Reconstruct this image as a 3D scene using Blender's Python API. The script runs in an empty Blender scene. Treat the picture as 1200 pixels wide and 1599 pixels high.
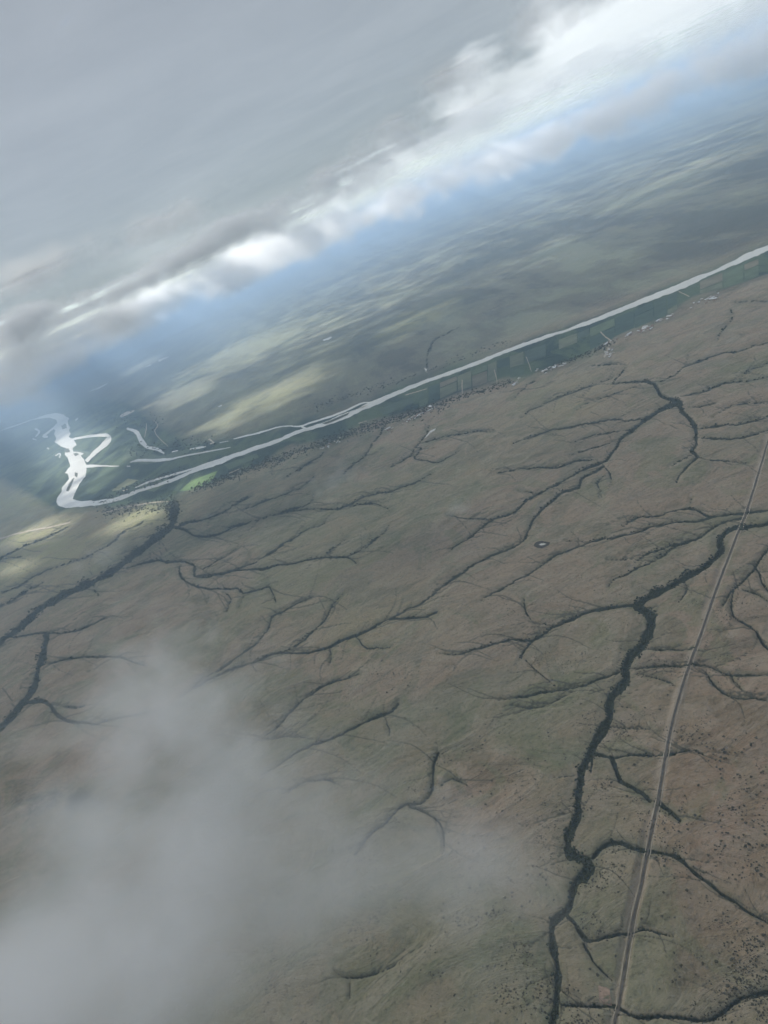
import bpy, math, random
import numpy as np
from mathutils import Matrix, Vector

R_ = math.radians
random.seed(7)
rng = np.random.default_rng(7)
sc = bpy.context.scene
COL = sc.collection

# ------------------------------------------------------------------ camera
H = 1200.0                       # metres above the plain
FPX = 1155.0                     # focal length in photograph pixels
ROLL = R_(25.0)                  # the aircraft is banked
PITCH = math.atan(425.0 / FPX)
_F = np.array([0, math.cos(PITCH), -math.sin(PITCH)])
_V = np.array([0, math.sin(PITCH), math.cos(PITCH)])
_L = np.array([1.0, 0, 0])
_Rt = math.cos(ROLL) * _L - math.sin(ROLL) * _V
_Up = math.sin(ROLL) * _L + math.cos(ROLL) * _V
cam_d = bpy.data.cameras.new('camera')
cam = bpy.data.objects.new('camera', cam_d)
COL.objects.link(cam)
cam_d.sensor_fit = 'VERTICAL'
cam_d.sensor_height = 36.0
cam_d.lens = 36.0 * FPX / 1599.0
cam_d.clip_start = 1.0
cam_d.clip_end = 400000.0
cam.matrix_world = Matrix(((_Rt[0], _Up[0], -_F[0], 0), (_Rt[1], _Up[1], -_F[1], 0), (_Rt[2], _Up[2], -_F[2], H), (0, 0, 0, 1)))
sc.camera = cam

# ------------------------------------------------------------------ sky, sun, exposure
SUN_EL, SUN_AZ = R_(33.0), R_(-32.0)          # azimuth from +Y towards +X
SUN_DIR = np.array([math.sin(SUN_AZ) * math.cos(SUN_EL), math.cos(SUN_AZ) * math.cos(SUN_EL), math.sin(SUN_EL)])
w = bpy.data.worlds.new('World')
sc.world = w
w.use_nodes = True
wn = w.node_tree
sky = wn.nodes.new('ShaderNodeTexSky')
sky.sky_type = 'NISHITA'
sky.sun_disc = False
sky.sun_elevation = SUN_EL
sky.sun_rotation = SUN_AZ
sky.altitude = 1200
sky.dust_density = 0.4
bg = wn.nodes['Background']
bg.inputs['Strength'].default_value = 0.06
wn.links.new(sky.outputs[0], bg.inputs['Color'])
sun_d = bpy.data.lights.new('sun', 'SUN')
sun_d.energy = 4.4
sun_d.angle = R_(4.0)
sun_d.color = (1.0, 0.95, 0.86)
sun = bpy.data.objects.new('sun', sun_d)
COL.objects.link(sun)
sun.location = (-20000, 20000, 30000)
sun.rotation_euler = Vector(SUN_DIR).to_track_quat('Z', 'Y').to_euler()
vs = sc.view_settings
vs.view_transform = 'Standard'
vs.look = 'None'
vs.gamma = 1.0
vs.exposure = 1.38
vs.use_curve_mapping = False
sc.cycles.max_bounces = 6
sc.cycles.diffuse_bounces = 3
sc.cycles.transmission_bounces = 4
sc.cycles.volume_bounces = 4
sc.cycles.transparent_max_bounces = 16
sc.cycles.use_denoising = True
sc.cycles.adaptive_threshold = 0.03
sc.cycles.sample_clamp_indirect = 4.0

# ------------------------------------------------------------------ helpers
def ground_pt(x, y, z=0.0):
    """Where the line of sight of photograph pixel (x, y) meets the plain."""
    x = np.asarray(x, float); y = np.asarray(y, float)
    d = _F[:, None] * FPX + _Rt[:, None] * (np.atleast_1d(x) - 600.0) - _Up[:, None] * (np.atleast_1d(y) - 799.5)
    t = (z - H) / d[2]
    return np.stack([d[0] * t, d[1] * t], 1)

def to_photo(X, Y, Z=0.0):
    P = np.stack([X, Y, np.broadcast_to(Z - H, X.shape)], -1)
    f = P @ _F
    f = np.where(f < 1.0, 1.0, f)
    return 600.0 + FPX * (P @ _Rt) / f, 799.5 - FPX * (P @ _Up) / f

def along(x, y, dist):
    d = _F * FPX + _Rt * (x - 600.0) - _Up * (y - 799.5)
    d = d / np.linalg.norm(d)
    return np.array([0, 0, H]) + d * dist

_perm = rng.permutation(512)
_g2 = np.stack([np.cos(np.arange(512) * 2.399963), np.sin(np.arange(512) * 2.399963)], 1)
def perlin(x, y, seed=0):
    x = x + seed * 37.31; y = y - seed * 51.77
    xi = np.floor(x).astype(np.int64); yi = np.floor(y).astype(np.int64)
    xf = x - xi; yf = y - yi
    u = xf * xf * xf * (xf * (xf * 6 - 15) + 10); v = yf * yf * yf * (yf * (yf * 6 - 15) + 10)
    def g(ix, iy, dx, dy):
        h = _perm[(_perm[ix & 511] + iy) & 511]
        return _g2[h, 0] * dx + _g2[h, 1] * dy
    a = g(xi, yi, xf, yf); b = g(xi + 1, yi, xf - 1, yf)
    c = g(xi, yi + 1, xf, yf - 1); d = g(xi + 1, yi + 1, xf - 1, yf - 1)
    return (a + (b - a) * u) + ((c + (d - c) * u) - (a + (b - a) * u)) * v
def fbm(x, y, octv=4, seed=0, gain=0.5):
    s = 0.0; amp = 1.0
    for k in range(octv):
        s = s + amp * perlin(x * 2 ** k, y * 2 ** k, seed + k)
        amp *= gain
    return s
def sstep(a, b, x):
    t = np.clip((x - a) / (b - a), 0, 1)
    return t * t * (3 - 2 * t)

def mesh_from(name, verts, faces, mat, attrs=None, smooth=True, parent=None):
    me = bpy.data.meshes.new(name)
    verts = np.asarray(verts, np.float32); faces = np.asarray(faces, np.int32)
    k = faces.shape[1]
    me.vertices.add(len(verts)); me.vertices.foreach_set('co', verts.ravel())
    me.loops.add(faces.size); me.loops.foreach_set('vertex_index', faces.ravel())
    me.polygons.add(len(faces))
    me.polygons.foreach_set('loop_start', np.arange(0, faces.size, k, dtype=np.int32))
    me.polygons.foreach_set('loop_total', np.full(len(faces), k, np.int32))
    me.update(calc_edges=True)
    me.polygons.foreach_set('use_smooth', np.full(len(faces), smooth))
    for an, av in (attrs or {}).items():
        at = me.attributes.new(an, 'FLOAT', 'POINT')
        at.data.foreach_set('value', np.asarray(av, np.float32))
    me.materials.append(mat)
    o = bpy.data.objects.new(name, me)
    COL.objects.link(o)
    o.parent = parent
    return o
def tag(o, label=None, cat=None, group=None, kind=None):
    if label: o['label'] = label
    if cat: o['category'] = cat
    if group: o['group'] = group
    if kind: o['kind'] = kind
    return o

class NT:
    """A small writer for node trees."""
    def __init__(s, name):
        s.mat = bpy.data.materials.new(name); s.mat.use_nodes = True
        s.t = s.mat.node_tree; s.t.nodes.clear()
        s.out = s.n('ShaderNodeOutputMaterial')
    def n(s, kind, **kw):
        nd = s.t.nodes.new(kind)
        for k, v in kw.items(): setattr(nd, k, v)
        return nd
    def l(s, a, b): s.t.links.new(a, b)
    def put(s, sock, v):
        if hasattr(v, 'links'): s.l(v, sock)
        else: sock.default_value = v
    def math(s, op, a, b=0.0, c=0.0, clamp=False):
        m = s.n('ShaderNodeMath', operation=op, use_clamp=clamp)
        s.put(m.inputs[0], a); s.put(m.inputs[1], b); s.put(m.inputs[2], c)
        return m.outputs[0]
    def ramp(s, x, a, b, lo=0.0, hi=1.0, smooth=True):
        m = s.n('ShaderNodeMapRange', interpolation_type='SMOOTHSTEP' if smooth else 'LINEAR')
        s.put(m.inputs[0], x); m.inputs[1].default_value = a; m.inputs[2].default_value = b
        s.put(m.inputs[3], lo); s.put(m.inputs[4], hi)
        return m.outputs[0]
    def mix(s, f, a, b, mode='MIX'):
        m = s.n('ShaderNodeMix', data_type='RGBA', blend_type=mode)
        s.put(m.inputs[0], f)
        for sk, v in ((m.inputs[6], a), (m.inputs[7], b)):
            if isinstance(v, tuple): v = (*v, 1.0) if len(v) == 3 else v
            s.put(sk, v)
        return m.outputs[2]
    def pos(s): return s.n('ShaderNodeNewGeometry').outputs['Position']
    def map(s, vec, scale=(1, 1, 1), rot=(0, 0, 0), loc=(0, 0, 0)):
        m = s.n('ShaderNodeMapping'); s.l(vec, m.inputs[0])
        m.inputs['Scale'].default_value = scale; m.inputs['Rotation'].default_value = rot; m.inputs['Location'].default_value = loc
        return m.outputs[0]
    def noise(s, vec, scale, detail=4.0, rough=0.55, dist=0.0, dims='3D'):
        m = s.n('ShaderNodeTexNoise', noise_dimensions=dims); s.l(vec, m.inputs['Vector'])
        m.inputs['Scale'].default_value = scale; m.inputs['Detail'].default_value = detail
        m.inputs['Roughness'].default_value = rough; m.inputs['Distortion'].default_value = dist
        return m.outputs[0]
    def attr(s, name):
        return s.n('ShaderNodeAttribute', attribute_name=name).outputs['Fac']
    def bsdf(s, color, rough=0.9, spec=0.2, normal=None):
        b = s.n('ShaderNodeBsdfPrincipled')
        s.put(b.inputs['Base Color'], (*color, 1.0) if isinstance(color, tuple) else color)
        s.put(b.inputs['Roughness'], rough); b.inputs['Specular IOR Level'].default_value = spec
        if normal is not None: s.l(normal, b.inputs['Normal'])
        s.l(b.outputs[0], s.out.inputs['Surface'])
        return b
    def bump(s, h, strength, dist):
        b = s.n('ShaderNodeBump'); s.l(h, b.inputs['Height'])
        b.inputs['Strength'].default_value = strength; b.inputs['Distance'].default_value = dist
        return b.outputs[0]

# ------------------------------------------------------------------ what the photograph shows, traced (x, y, width in photo pixels)
RAV = []          # woodland lines along the ravines
def rv(ws, *pts):
    """ws: one width or (first, last)."""
    n = len(pts)
    if not isinstance(ws, (tuple, list)): ws = (ws, ws)
    pts = [p if len(p) == 3 else (*p, ws[0] + (ws[-1] - ws[0]) * i / (n - 1)) for i, p in enumerate(pts)]
    RAV.append([(p[0], p[1], p[2] * (0.35 if i in (0, n - 1) and p[2] < 5 else 1.0) * (0.74 if p[2] < 6 else 0.92)) for i, p in enumerate(pts)])
# the wide ravine beside the road
rv(0, (1260,815,6),(1200,818,7),(1155,823,8),(1132,833,8),(1124,845,9),(1128,858,9),(1108,880,10),(1085,893,11),(1060,907,11),(1030,922,12),(1000,937,13),(993,943,15),(1010,955,17),(1017,968,19),(1010,990,18),(1002,1005,18),(985,1022,17),(975,1040,16),(979,1055,14),(965,1075,15),(950,1095,15),(953,1115,14),(945,1130,16),(930,1150,17),(920,1175,17),(908,1195,14),(905,1220,12),(903,1245,13),(900,1280,14),(888,1310,15),(892,1333,15),(917,1345,18),(922,1357,18),(900,1380,15),(895,1400,13),(887,1423,14),(868,1440,15),(863,1467,14),(870,1500,12),(872,1540,12),(867,1583,13),(860,1640,14))
rv((5,3), (967,1045),(933,1060),(910,1068),(870,1075),(827,1083),(800,1088),(775,1092))
rv((3,2), (897,1075),(877,1087),(850,1098),(827,1103),(800,1100))
rv((2,3), (817,1025),(837,1045),(867,1070))
rv((7,4), (990,942),(933,950),(900,960),(867,975),(843,990),(827,1003),(817,1013),(812,1027))
rv((3,4), (687,1020),(713,1022),(743,1013),(767,1007),(800,998),(827,997),(843,990))
rv((2,3), (833,973),(867,974))
rv((2,4), (820,935),(822,955),(833,972))
rv((4,3), (993,1042),(1017,1038),(1047,1037),(1070,1037),(1087,1035),(1100,1035),(1120,1042),(1140,1050),(1167,1050),(1210,1051))
rv((4,2), (1007,1008),(1030,1012),(1060,1012),(1087,1010))
rv((4,3), (1100,1043),(1113,1063),(1133,1080),(1153,1087),(1177,1088),(1210,1091))
rv(2, (1143,1053),(1145,1060),(1160,1075))
rv((3,2), (993,1048),(1027,1057),(1047,1063),(1057,1070))
rv((6,3), (930,1173),(943,1177),(960,1180),(987,1177),(1013,1177),(1040,1177),(1063,1170),(1083,1170),(1100,1177))
rv((7,8), (953,1180),(960,1197),(967,1215),(987,1227),(1003,1237),(1015,1250))
rv((9,6), (1030,1254),(1050,1270),(1063,1284))
rv((2.5,2), (953,1132),(985,1133),(1013,1135))
rv((2.5,2), (957,1100),(987,1102))
rv((5,2), (923,1180),(922,1207))
rv((3,2), (900,1208),(880,1212),(863,1213))
rv((4,2), (900,1263),(867,1275))
rv((10,4), (927,1340),(943,1322),(960,1317),(977,1320),(990,1327),(1010,1330),(1030,1333),(1053,1338),(1067,1347),(1083,1363),(1107,1378),(1127,1397),(1147,1407),(1167,1423),(1187,1435),(1215,1450))
rv((8,4), (888,1433),(900,1447),(910,1463),(923,1472),(947,1465),(967,1460),(987,1458),(1007,1452),(1027,1457),(1053,1463))
rv((5,4), (913,1477),(927,1503),(943,1520),(957,1533))
rv((5,9), (877,1570),(910,1572),(940,1572),(960,1570),(983,1583),(1007,1590),(1040,1588),(1067,1590),(1093,1593),(1117,1590),(1143,1570),(1167,1557),(1215,1545))
rv(3, (880,1547),(910,1563))
rv((4,4), (1215,845),(1200,857),(1187,873),(1180,885),(1163,907),(1147,920),(1137,933),(1127,948))
rv((4,3), (1178,883),(1187,897),(1192,913),(1210,932))
rv((4,3), (1160,922),(1180,927),(1210,945))
rv((3,5), (1147,923),(1143,943),(1147,963),(1163,973),(1180,983),(1187,997),(1205,1015))
rv((3,5), (970,823),(987,812),(1007,807),(1033,805),(1053,798),(1077,795),(1093,797),(1110,805),(1137,803),(1165,801),(1183,797),(1215,793))
rv((3,4), (750,940),(767,930),(800,912),(827,897),(860,873),(893,857),(930,845),(960,840),(987,833),(1013,823),(1047,817),(1083,813),(1107,808),(1133,805))
rv(2.5, (883,845),(930,845))
rv((3,5), (950,915),(960,903),(980,893),(1007,882),(1030,870),(1047,857),(1067,847),(1093,837),(1110,825),(1133,815),(1163,808))
rv((3,5), (987,880),(1013,863),(1053,850),(1083,842))
rv(2, (947,873),(970,874),(987,872))
rv((4,2), (1063,905),(1073,915),(1067,930),(1058,945))
rv((2.5,7), (703,858),(713,850),(730,840),(750,825),(770,810),(800,800),(827,778),(853,765),(883,750),(910,733),(933,725),(947,718),(963,700),(970,687),(987,672),(1007,657),(1030,640),(1060,628))
rv((2,3), (697,803),(733,808),(770,810))
rv((2.5,5), (610,965),(633,953),(653,943),(673,930),(687,918),(700,905),(723,892),(743,878),(767,868),(800,855),(820,840),(830,813),(840,800),(867,778),(880,768),(903,760),(910,748),(927,738),(943,728))
rv((2.5,3.5), (800,693),(827,680),(863,670),(897,665),(933,659),(967,653),(977,657),(1013,653))
rv((2,3.5), (770,738),(800,732),(833,728),(867,728),(903,718),(933,718))
rv((3,2), (987,670),(933,678),(893,690))
rv((3,2), (953,693),(917,702),(887,710))
rv((4,2), (943,728),(952,740),(955,757))
rv((3.5,2.5), (943,745),(932,755),(938,767),(940,778))
rv(2, (810,765),(840,770))
rv((9,4), (1060,628),(1067,643),(1078,655),(1085,668),(1085,680),(1087,692),(1080,703),(1090,713),(1077,728),(1063,745),(1057,758))
rv((4,9), (957,598),(1000,595),(1020,598),(1030,615),(1047,622),(1063,628))
rv((3,4), (977,572),(967,583),(957,598))
rv(2, (923,570),(950,567),(973,568))
rv((4,2), (1090,713),(1113,720),(1143,722),(1170,724))
rv((4,3), (1090,683),(1107,682),(1150,684),(1177,678),(1210,669))
rv((4,3), (1087,667),(1117,664),(1160,660),(1187,652),(1215,640))
rv((4,2), (1080,710),(1063,720),(1048,730))
rv(2, (1080,778),(1078,792))
rv((3,3), (1030,595),(1053,585),(1067,573),(1093,563),(1120,552),(1150,547),(1177,540),(1210,531))
rv((4,2.5), (1063,618),(1093,610),(1133,597),(1160,593),(1210,587))
rv((3,2), (1073,635),(1100,633),(1130,622))
rv((2.5,2), (1113,650),(1143,633),(1173,628),(1210,627))
rv(2, (1153,590),(1170,578),(1210,560))
rv((3,2), (1120,530),(1127,517),(1145,495),(1142,483))
rv(2, (1145,472),(1167,472),(1210,470))
rv((2,2.5), (813,650),(840,632),(873,617),(900,608),(927,598),(957,588))
rv((2,2), (900,640),(933,623),(967,613),(1000,603))
rv(2, (800,623),(823,600),(837,593))
rv((2.5,3), (535,740),(547,728),(567,713),(582,693),(597,673),(600,663))
rv((2.5,3), (603,733),(620,722),(640,710),(650,697),(663,683),(670,663))
rv((3,2), (657,692),(687,685),(713,677),(740,672),(770,673))
rv((3,2), (647,698),(660,700),(647,713),(677,722),(697,715),(717,703))
rv((3,2.5), (380,795),(400,787),(437,772),(467,762),(490,743))
rv((3,2), (400,812),(437,798),(480,787),(490,773))
rv((2.5,3), (437,800),(460,795),(520,795),(543,788),(573,773),(603,768),(633,758),(653,752),(673,740))
rv((3,2), (520,795),(563,787),(590,788),(610,798))
rv((3,2.5), (443,747),(487,720),(510,703))
rv(2.5, (423,730),(460,703))
# left: the long diagonal ravine and its feeders
rv((14,11), (272,785),(267,817),(233,847),(200,873),(173,893),(143,907),(110,923),(83,937),(60,953),(33,977),(17,990),(0,1005),(-60,1060))
rv((4,4), (193,887),(213,883),(233,877),(250,873),(260,877),(290,876),(305,883),(302,897),(317,898),(343,895),(367,889),(400,888),(427,883),(453,880),(480,873),(503,870),(527,868),(547,872),(557,880))
rv((3.5,2.5), (302,897),(343,893),(367,887),(400,875),(420,863),(447,847),(477,828),(507,817))
rv(2, (503,870),(523,853),(543,840))
rv(2.5, (540,868),(567,855),(597,832),(607,820))
rv((4,3), (280,880),(283,900),(300,912),(325,917),(347,917),(370,917),(380,925),(400,920),(420,915),(427,927),(432,940))
rv(2, (327,922),(322,937))
rv(2.5, (347,922),(360,932),(353,953))
rv(2, (380,930),(373,947))
rv(2, (247,905),(267,890))
rv(3, (147,908),(147,920),(155,930))
rv((5,3), (270,822),(290,827),(302,837),(323,837),(347,830),(373,818),(400,810))
rv((5,3), (280,820),(293,815),(320,812),(347,803),(370,787),(393,773))
rv(2, (310,890),(340,873),(370,855))
rv((4,2.5), (17,995),(43,990),(73,988),(100,987),(127,980),(150,970),(173,960))
rv((9,12), (72,992),(68,1010),(63,1033),(58,1050),(53,1073),(37,1093),(20,1113),(3,1130),(-30,1160))
rv((8,4), (37,1098),(67,1093),(80,1102),(90,1117),(110,1125),(133,1128),(153,1130),(177,1123),(207,1117),(233,1112))
rv(3, (83,1100),(117,1103),(133,1098))
rv((4,3), (73,1037),(90,1032),(127,1027),(150,1025),(187,1025),(207,1033),(227,1038))
rv((3.5,2.5), (-30,960),(0,945),(20,935),(47,918),(67,910))
rv(3, (133,872),(170,850),(200,828),(230,810))
rv(2.5, (0,925),(33,912),(67,893),(133,872))
rv((4,3), (-30,890),(0,873),(27,857),(67,840),(107,822))
rv(2, (0,873),(33,868))
# centre
rv((4,5), (285,1085),(300,1075),(330,1057),(360,1042),(385,1035),(400,1030),(420,1020),(443,1016),(477,1018),(510,1012),(533,1002),(557,993),(583,980),(610,967),(640,965),(667,962),(683,955))
rv((3,3), (283,1087),(307,1066),(330,1050),(365,1028),(400,1002),(417,983),(425,963),(443,953),(470,940),(493,928))
rv((4,2.5), (450,1013),(473,997),(500,973),(513,960),(523,943),(537,925))
rv(2, (513,960),(533,953))
rv((4,2), (557,994),(572,1011),(590,1012),(613,1010))
rv(3, (515,1013),(516,1020),(513,1037))
rv((3,4), (407,1150),(437,1125),(463,1098),(480,1085),(500,1070),(527,1060),(563,1052))
rv((3,2), (400,1151),(443,1147),(477,1148))
rv((4,5), (407,1207),(437,1188),(467,1170),(487,1160),(513,1153),(543,1140),(567,1128),(593,1117),(613,1110),(623,1100))
rv(4, (600,1120),(608,1137),(608,1150))
rv((4,3), (440,1237),(467,1223),(493,1216),(517,1217),(525,1225))
rv((5,5), (553,1333),(580,1303),(600,1287),(617,1270),(637,1255),(657,1255),(673,1240),(678,1213),(678,1190),(685,1177))
rv((5,3), (640,1260),(667,1270),(687,1287),(693,1310),(693,1330))
rv(3, (690,1228),(707,1217),(727,1225))
rv((4,3), (525,1518),(543,1527),(583,1524),(618,1507))
rv(3, (548,1530),(548,1560))
# beyond the river
rv((2,3), (717,510),(690,525),(677,533),(668,555),(667,573))
rv((2,2), (497,630),(495,640),(500,648))

RAV0 = [[tuple(p) for p in ln] for ln in RAV]
_rr = random.Random(5)
def _cr(P, step):
    P = np.array(P, float); out = []; n = len(P)
    for k in range(n - 1):
        p0 = P[max(k - 1, 0)]; p1 = P[k]; p2 = P[k + 1]; p3 = P[min(k + 2, n - 1)]
        m = max(1, int(np.hypot(*(p2 - p1)[:2]) / step))
        for q in range(m):
            t = q / m
            out.append(0.5 * (2 * p1 + (p2 - p0) * t + (2 * p0 - 5 * p1 + 4 * p2 - p3) * t * t + (3 * p1 - p0 - 3 * p2 + p3) * t ** 3))
    out.append(P[-1])
    return np.array(out)
for k_, ln in enumerate(RAV):                 # gullies wander and swell
    Q = _cr(ln, 7.0)
    s_ = np.arange(len(Q)) * 7.0
    am = np.minimum(1.0, np.minimum(s_, s_[::-1]) / 20.0)
    Q[:, 0] += am * 2.6 * fbm(s_ / 26, s_ * 0 + k_, 3, 100); Q[:, 1] += am * 2.2 * fbm(s_ / 26, s_ * 0 + k_, 3, 110)
    Q[:, 2] = np.maximum(0.5, Q[:, 2] * (1 + 0.9 * fbm(s_ / 22, s_ * 0 + k_ + 0.5, 3, 120)))
    RAV[k_] = [tuple(q) for q in Q]
RILL = []                                     # short side rills cut into the slopes
for k_, ln in enumerate(RAV0):
    Q = _cr(ln, 5.0)
    for q in range(2, len(Q) - 2):
        if _rr.random() > 0.34: continue
        x, y, w_ = Q[q]; tx, ty = Q[q + 1][:2] - Q[q - 1][:2]
        if y < 560: continue
        sg = _rr.choice((-1, 1)); a0 = math.atan2(ty, tx) + sg * _rr.uniform(0.2, 0.7) + (math.pi if _rr.random() < 0.4 else 0)
        # slopes drain along the view-wise lie of the land
        dx, dy = math.cos(a0), math.sin(a0) * 0.55
        L_ = _rr.uniform(22, 80) * (0.7 + max(0, y - 700) / 900); P = []; bend_ = _rr.uniform(-1.1, 1.1); ph_ = _rr.uniform(0, 6)
        for t in range(6):
            u = t / 5
            P.append((x + dx * L_ * u - dy * L_ * bend_ * u * u + 1.6 * math.sin(ph_ + 5 * u), y + dy * L_ * u + dx * L_ * bend_ * u * u * 0.5 + 1.4 * math.sin(ph_ * 2 + 7 * u), (2.4 if y > 900 else 2.0) * (1 - 0.5 * u)))
        RILL.append(P)
FLOOD = [(1290,395),(1200,432),(1140,455),(1090,472),(1040,500),(1000,515),(940,545),(880,570),(830,590),(780,600),(720,615),(650,645),(580,662),(520,692),(460,702),(400,732),(300,768),(265,792),(200,792),(90,802),(0,748),(-120,775),(-120,700),(0,661),(60,640),(130,618),(200,625),(250,662),(300,690),(380,678),(460,652),(520,640),(620,600),(700,570),(800,538),(900,500),(1000,462),(1100,420),(1190,380),(1290,335)]

def seg_field(px, py, lines, pad=3.0):
    """max over lines of a soft 0..1 cover, for points given in photo pixels."""
    out = np.zeros(px.shape)
    for ln in lines:
        xs = [p[0] for p in ln]; ys = [p[1] for p in ln]; m = max(p[2] for p in ln) + pad + 4
        idx = np.nonzero((px > min(xs) - m) & (px < max(xs) + m) & (py > min(ys) - m) & (py < max(ys) + m))[0]
        if len(idx) == 0: continue
        X = px[idx]; Y = py[idx]; best = np.zeros(len(idx))
        for (x0, y0, w0), (x1, y1, w1) in zip(ln[:-1], ln[1:]):
            dx, dy = x1 - x0, y1 - y0
            t = np.clip(((X - x0) * dx + (Y - y0) * dy) / (dx * dx + dy * dy + 1e-9), 0, 1)
            d = np.hypot(X - x0 - t * dx, Y - y0 - t * dy)
            hw = 0.5 * (w0 + (w1 - w0) * t)
            best = np.maximum(best, (1.0 - sstep(hw * 0.5, hw * 1.1 + 0.5, d)) * np.minimum(1, 0.55 + hw * 0.35))
        out[idx] = np.maximum(out[idx], best)
    return out
def in_poly(px, py, poly):
    c = np.zeros(px.shape, bool); n = len(poly)
    for i in range(n):
        x0, y0 = poly[i]; x1, y1 = poly[(i + 1) % n]
        if y0 == y1: continue
        k = ((y0 > py) != (y1 > py)) & (px < (x1 - x0) * (py - y0) / (y1 - y0) + x0)
        c ^= k
    return c
def edge_dist(px, py, poly):
    d = np.full(px.shape, 1e9); n = len(poly)
    for i in range(n):
        x0, y0 = poly[i]; x1, y1 = poly[(i + 1) % n]; dx, dy = x1 - x0, y1 - y0
        t = np.clip(((px - x0) * dx + (py - y0) * dy) / (dx * dx + dy * dy + 1e-9), 0, 1)
        d = np.minimum(d, np.hypot(px - x0 - t * dx, py - y0 - t * dy))
    return d

# ------------------------------------------------------------------ materials of the land
def ground_material():
    g = NT('savanna')
    p = g.pos()
    flat = g.map(p, scale=(1, 1, 0))
    n_big = g.noise(flat, 1 / 1500.0, 4, 0.55, 0.6, '2D')
    n_mid = g.noise(g.map(flat, loc=(812, -330, 0)), 1 / 300.0, 7, 0.65, 0.9, '2D')
    n_red = g.noise(g.map(flat, loc=(-5210, 1240, 0)), 1 / 420.0, 6, 0.66, 0.5, '2D')
    n_str = g.noise(g.map(flat, scale=(1 / 210.0, 1 / 120.0, 0), rot=(0, 0, R_(9))), 1.0, 7, 0.66, 1.3, '2D')
    n_rid = g.noise(g.map(flat, scale=(1 / 520.0, 1 / 190.0, 0), rot=(0, 0, R_(14)), loc=(7.7, 2.2, 0)), 1.0, 5, 0.6, 1.4, '2D')
    n_fin = g.noise(flat, 1 / 11.0, 5, 0.72, 0.0, '2D')
    n_far = g.noise(g.map(flat, scale=(1 / 1000.0, 1 / 3200.0, 0), rot=(0, 0, R_(8)), loc=(3.1, 8.4, 0)), 1.0, 9, 0.70, 0.15, '2D')
    c = g.mix(g.ramp(n_big, 0.45, 0.55), (0.340, 0.259, 0.186), (0.283, 0.244, 0.158))
    c = g.mix(g.ramp(n_red, 0.49, 0.60, 0, 0.6), c, (0.330, 0.256, 0.180))
    c = g.mix(g.ramp(n_mid, 0.49, 0.58, 0, 0.8), c, (0.181, 0.184, 0.117))
    c = g.mix(g.ramp(n_str, 0.52, 0.66, 0, 0.60), c, (0.428, 0.369, 0.279))
    c = g.mix(g.ramp(n_str, 0.47, 0.34, 0, 0.60), c, (0.150, 0.142, 0.102))
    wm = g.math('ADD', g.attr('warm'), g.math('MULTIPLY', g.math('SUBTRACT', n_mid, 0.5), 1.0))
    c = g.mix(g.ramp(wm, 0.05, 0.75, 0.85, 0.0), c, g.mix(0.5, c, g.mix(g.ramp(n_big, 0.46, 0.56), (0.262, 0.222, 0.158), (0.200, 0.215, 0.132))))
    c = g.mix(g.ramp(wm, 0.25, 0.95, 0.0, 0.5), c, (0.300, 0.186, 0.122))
    n_pat = g.noise(g.map(flat, loc=(2210, 640, 0)), 1 / 240.0, 6, 0.62, 1.1, '2D')
    c = g.mix(g.ramp(n_pat, 0.53, 0.63, 0, 0.32), c, (0.320, 0.238, 0.155))
    c = g.mix(g.ramp(n_pat, 0.46, 0.37, 0, 0.45), c, (0.180, 0.200, 0.108))
    n_det = g.noise(g.map(flat, scale=(1 / 48.0, 1 / 30.0, 0), rot=(0, 0, R_(9)), loc=(1.7, 9.1, 0)), 1.0, 7, 0.68, 0.5, '2D')
    c = g.mix(g.ramp(n_det, 0.52, 0.68, 0, 0.25), c, (0.110, 0.112, 0.076))
    c = g.mix(g.ramp(n_det, 0.47, 0.34, 0, 0.20), c, (0.389, 0.335, 0.254))
    # fine drainage lines: the valley lines of a stretched noise
    rid = g.math('ABSOLUTE', g.math('SUBTRACT', n_rid, 0.5))
    c = g.mix(g.math('MULTIPLY', g.ramp(rid, 0.012, 0.0), g.ramp(n_mid, 0.45, 0.60, 0.0, 0.4)), c, (0.090, 0.090, 0.064))
    c = g.mix(g.ramp(rid, 0.02, 0.10, 0.0, 0.25), c, (0.350, 0.305, 0.233))
    fa = g.attr('far')
    f = g.mix(g.ramp(n_far, 0.42, 0.52), (0.062, 0.076, 0.069), (0.144, 0.153, 0.116))
    f = g.mix(g.ramp(n_far, 0.535, 0.62), f, (0.215, 0.235, 0.166))
    c = g.mix(fa, c, g.mix(0.8, c, f))
    c = g.mix(g.math('MULTIPLY', g.attr('grass_sun_tint'), g.ramp(n_mid, 0.40, 0.58, 1.0, 0.35)), c, (0.292, 0.297, 0.151))
    # bushes too small to pick out
    c = g.mix(g.math('MULTIPLY', g.ramp(n_fin, 0.53, 0.68), 0.42), c, (0.075, 0.075, 0.050))
    c = g.mix(g.math('MULTIPLY', g.ramp(n_fin, 0.45, 0.30), 0.25), c, (0.428, 0.369, 0.285))
    n_fl = g.noise(g.map(flat, scale=(1 / 350.0, 1 / 900.0, 0), rot=(0, 0, R_(-60))), 1.0, 5, 0.6, 0.6, '2D')
    fl = g.mix(g.ramp(n_fl, 0.42, 0.58), (0.038, 0.066, 0.052), (0.090, 0.130, 0.076))
    c = g.mix(g.attr('flood'), c, fl)
    # bare, washed ground beside the ravines and the road
    c = g.mix(g.math('MULTIPLY', g.attr('pale'), g.ramp(n_mid, 0.40, 0.56, 0.3, 0.8)), c, (0.432, 0.356, 0.270))
    c = g.mix(g.math('MULTIPLY', g.attr('damp'), g.ramp(n_str, 0.44, 0.58, 0.1, 0.5)), c, (0.132, 0.142, 0.091))
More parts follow.
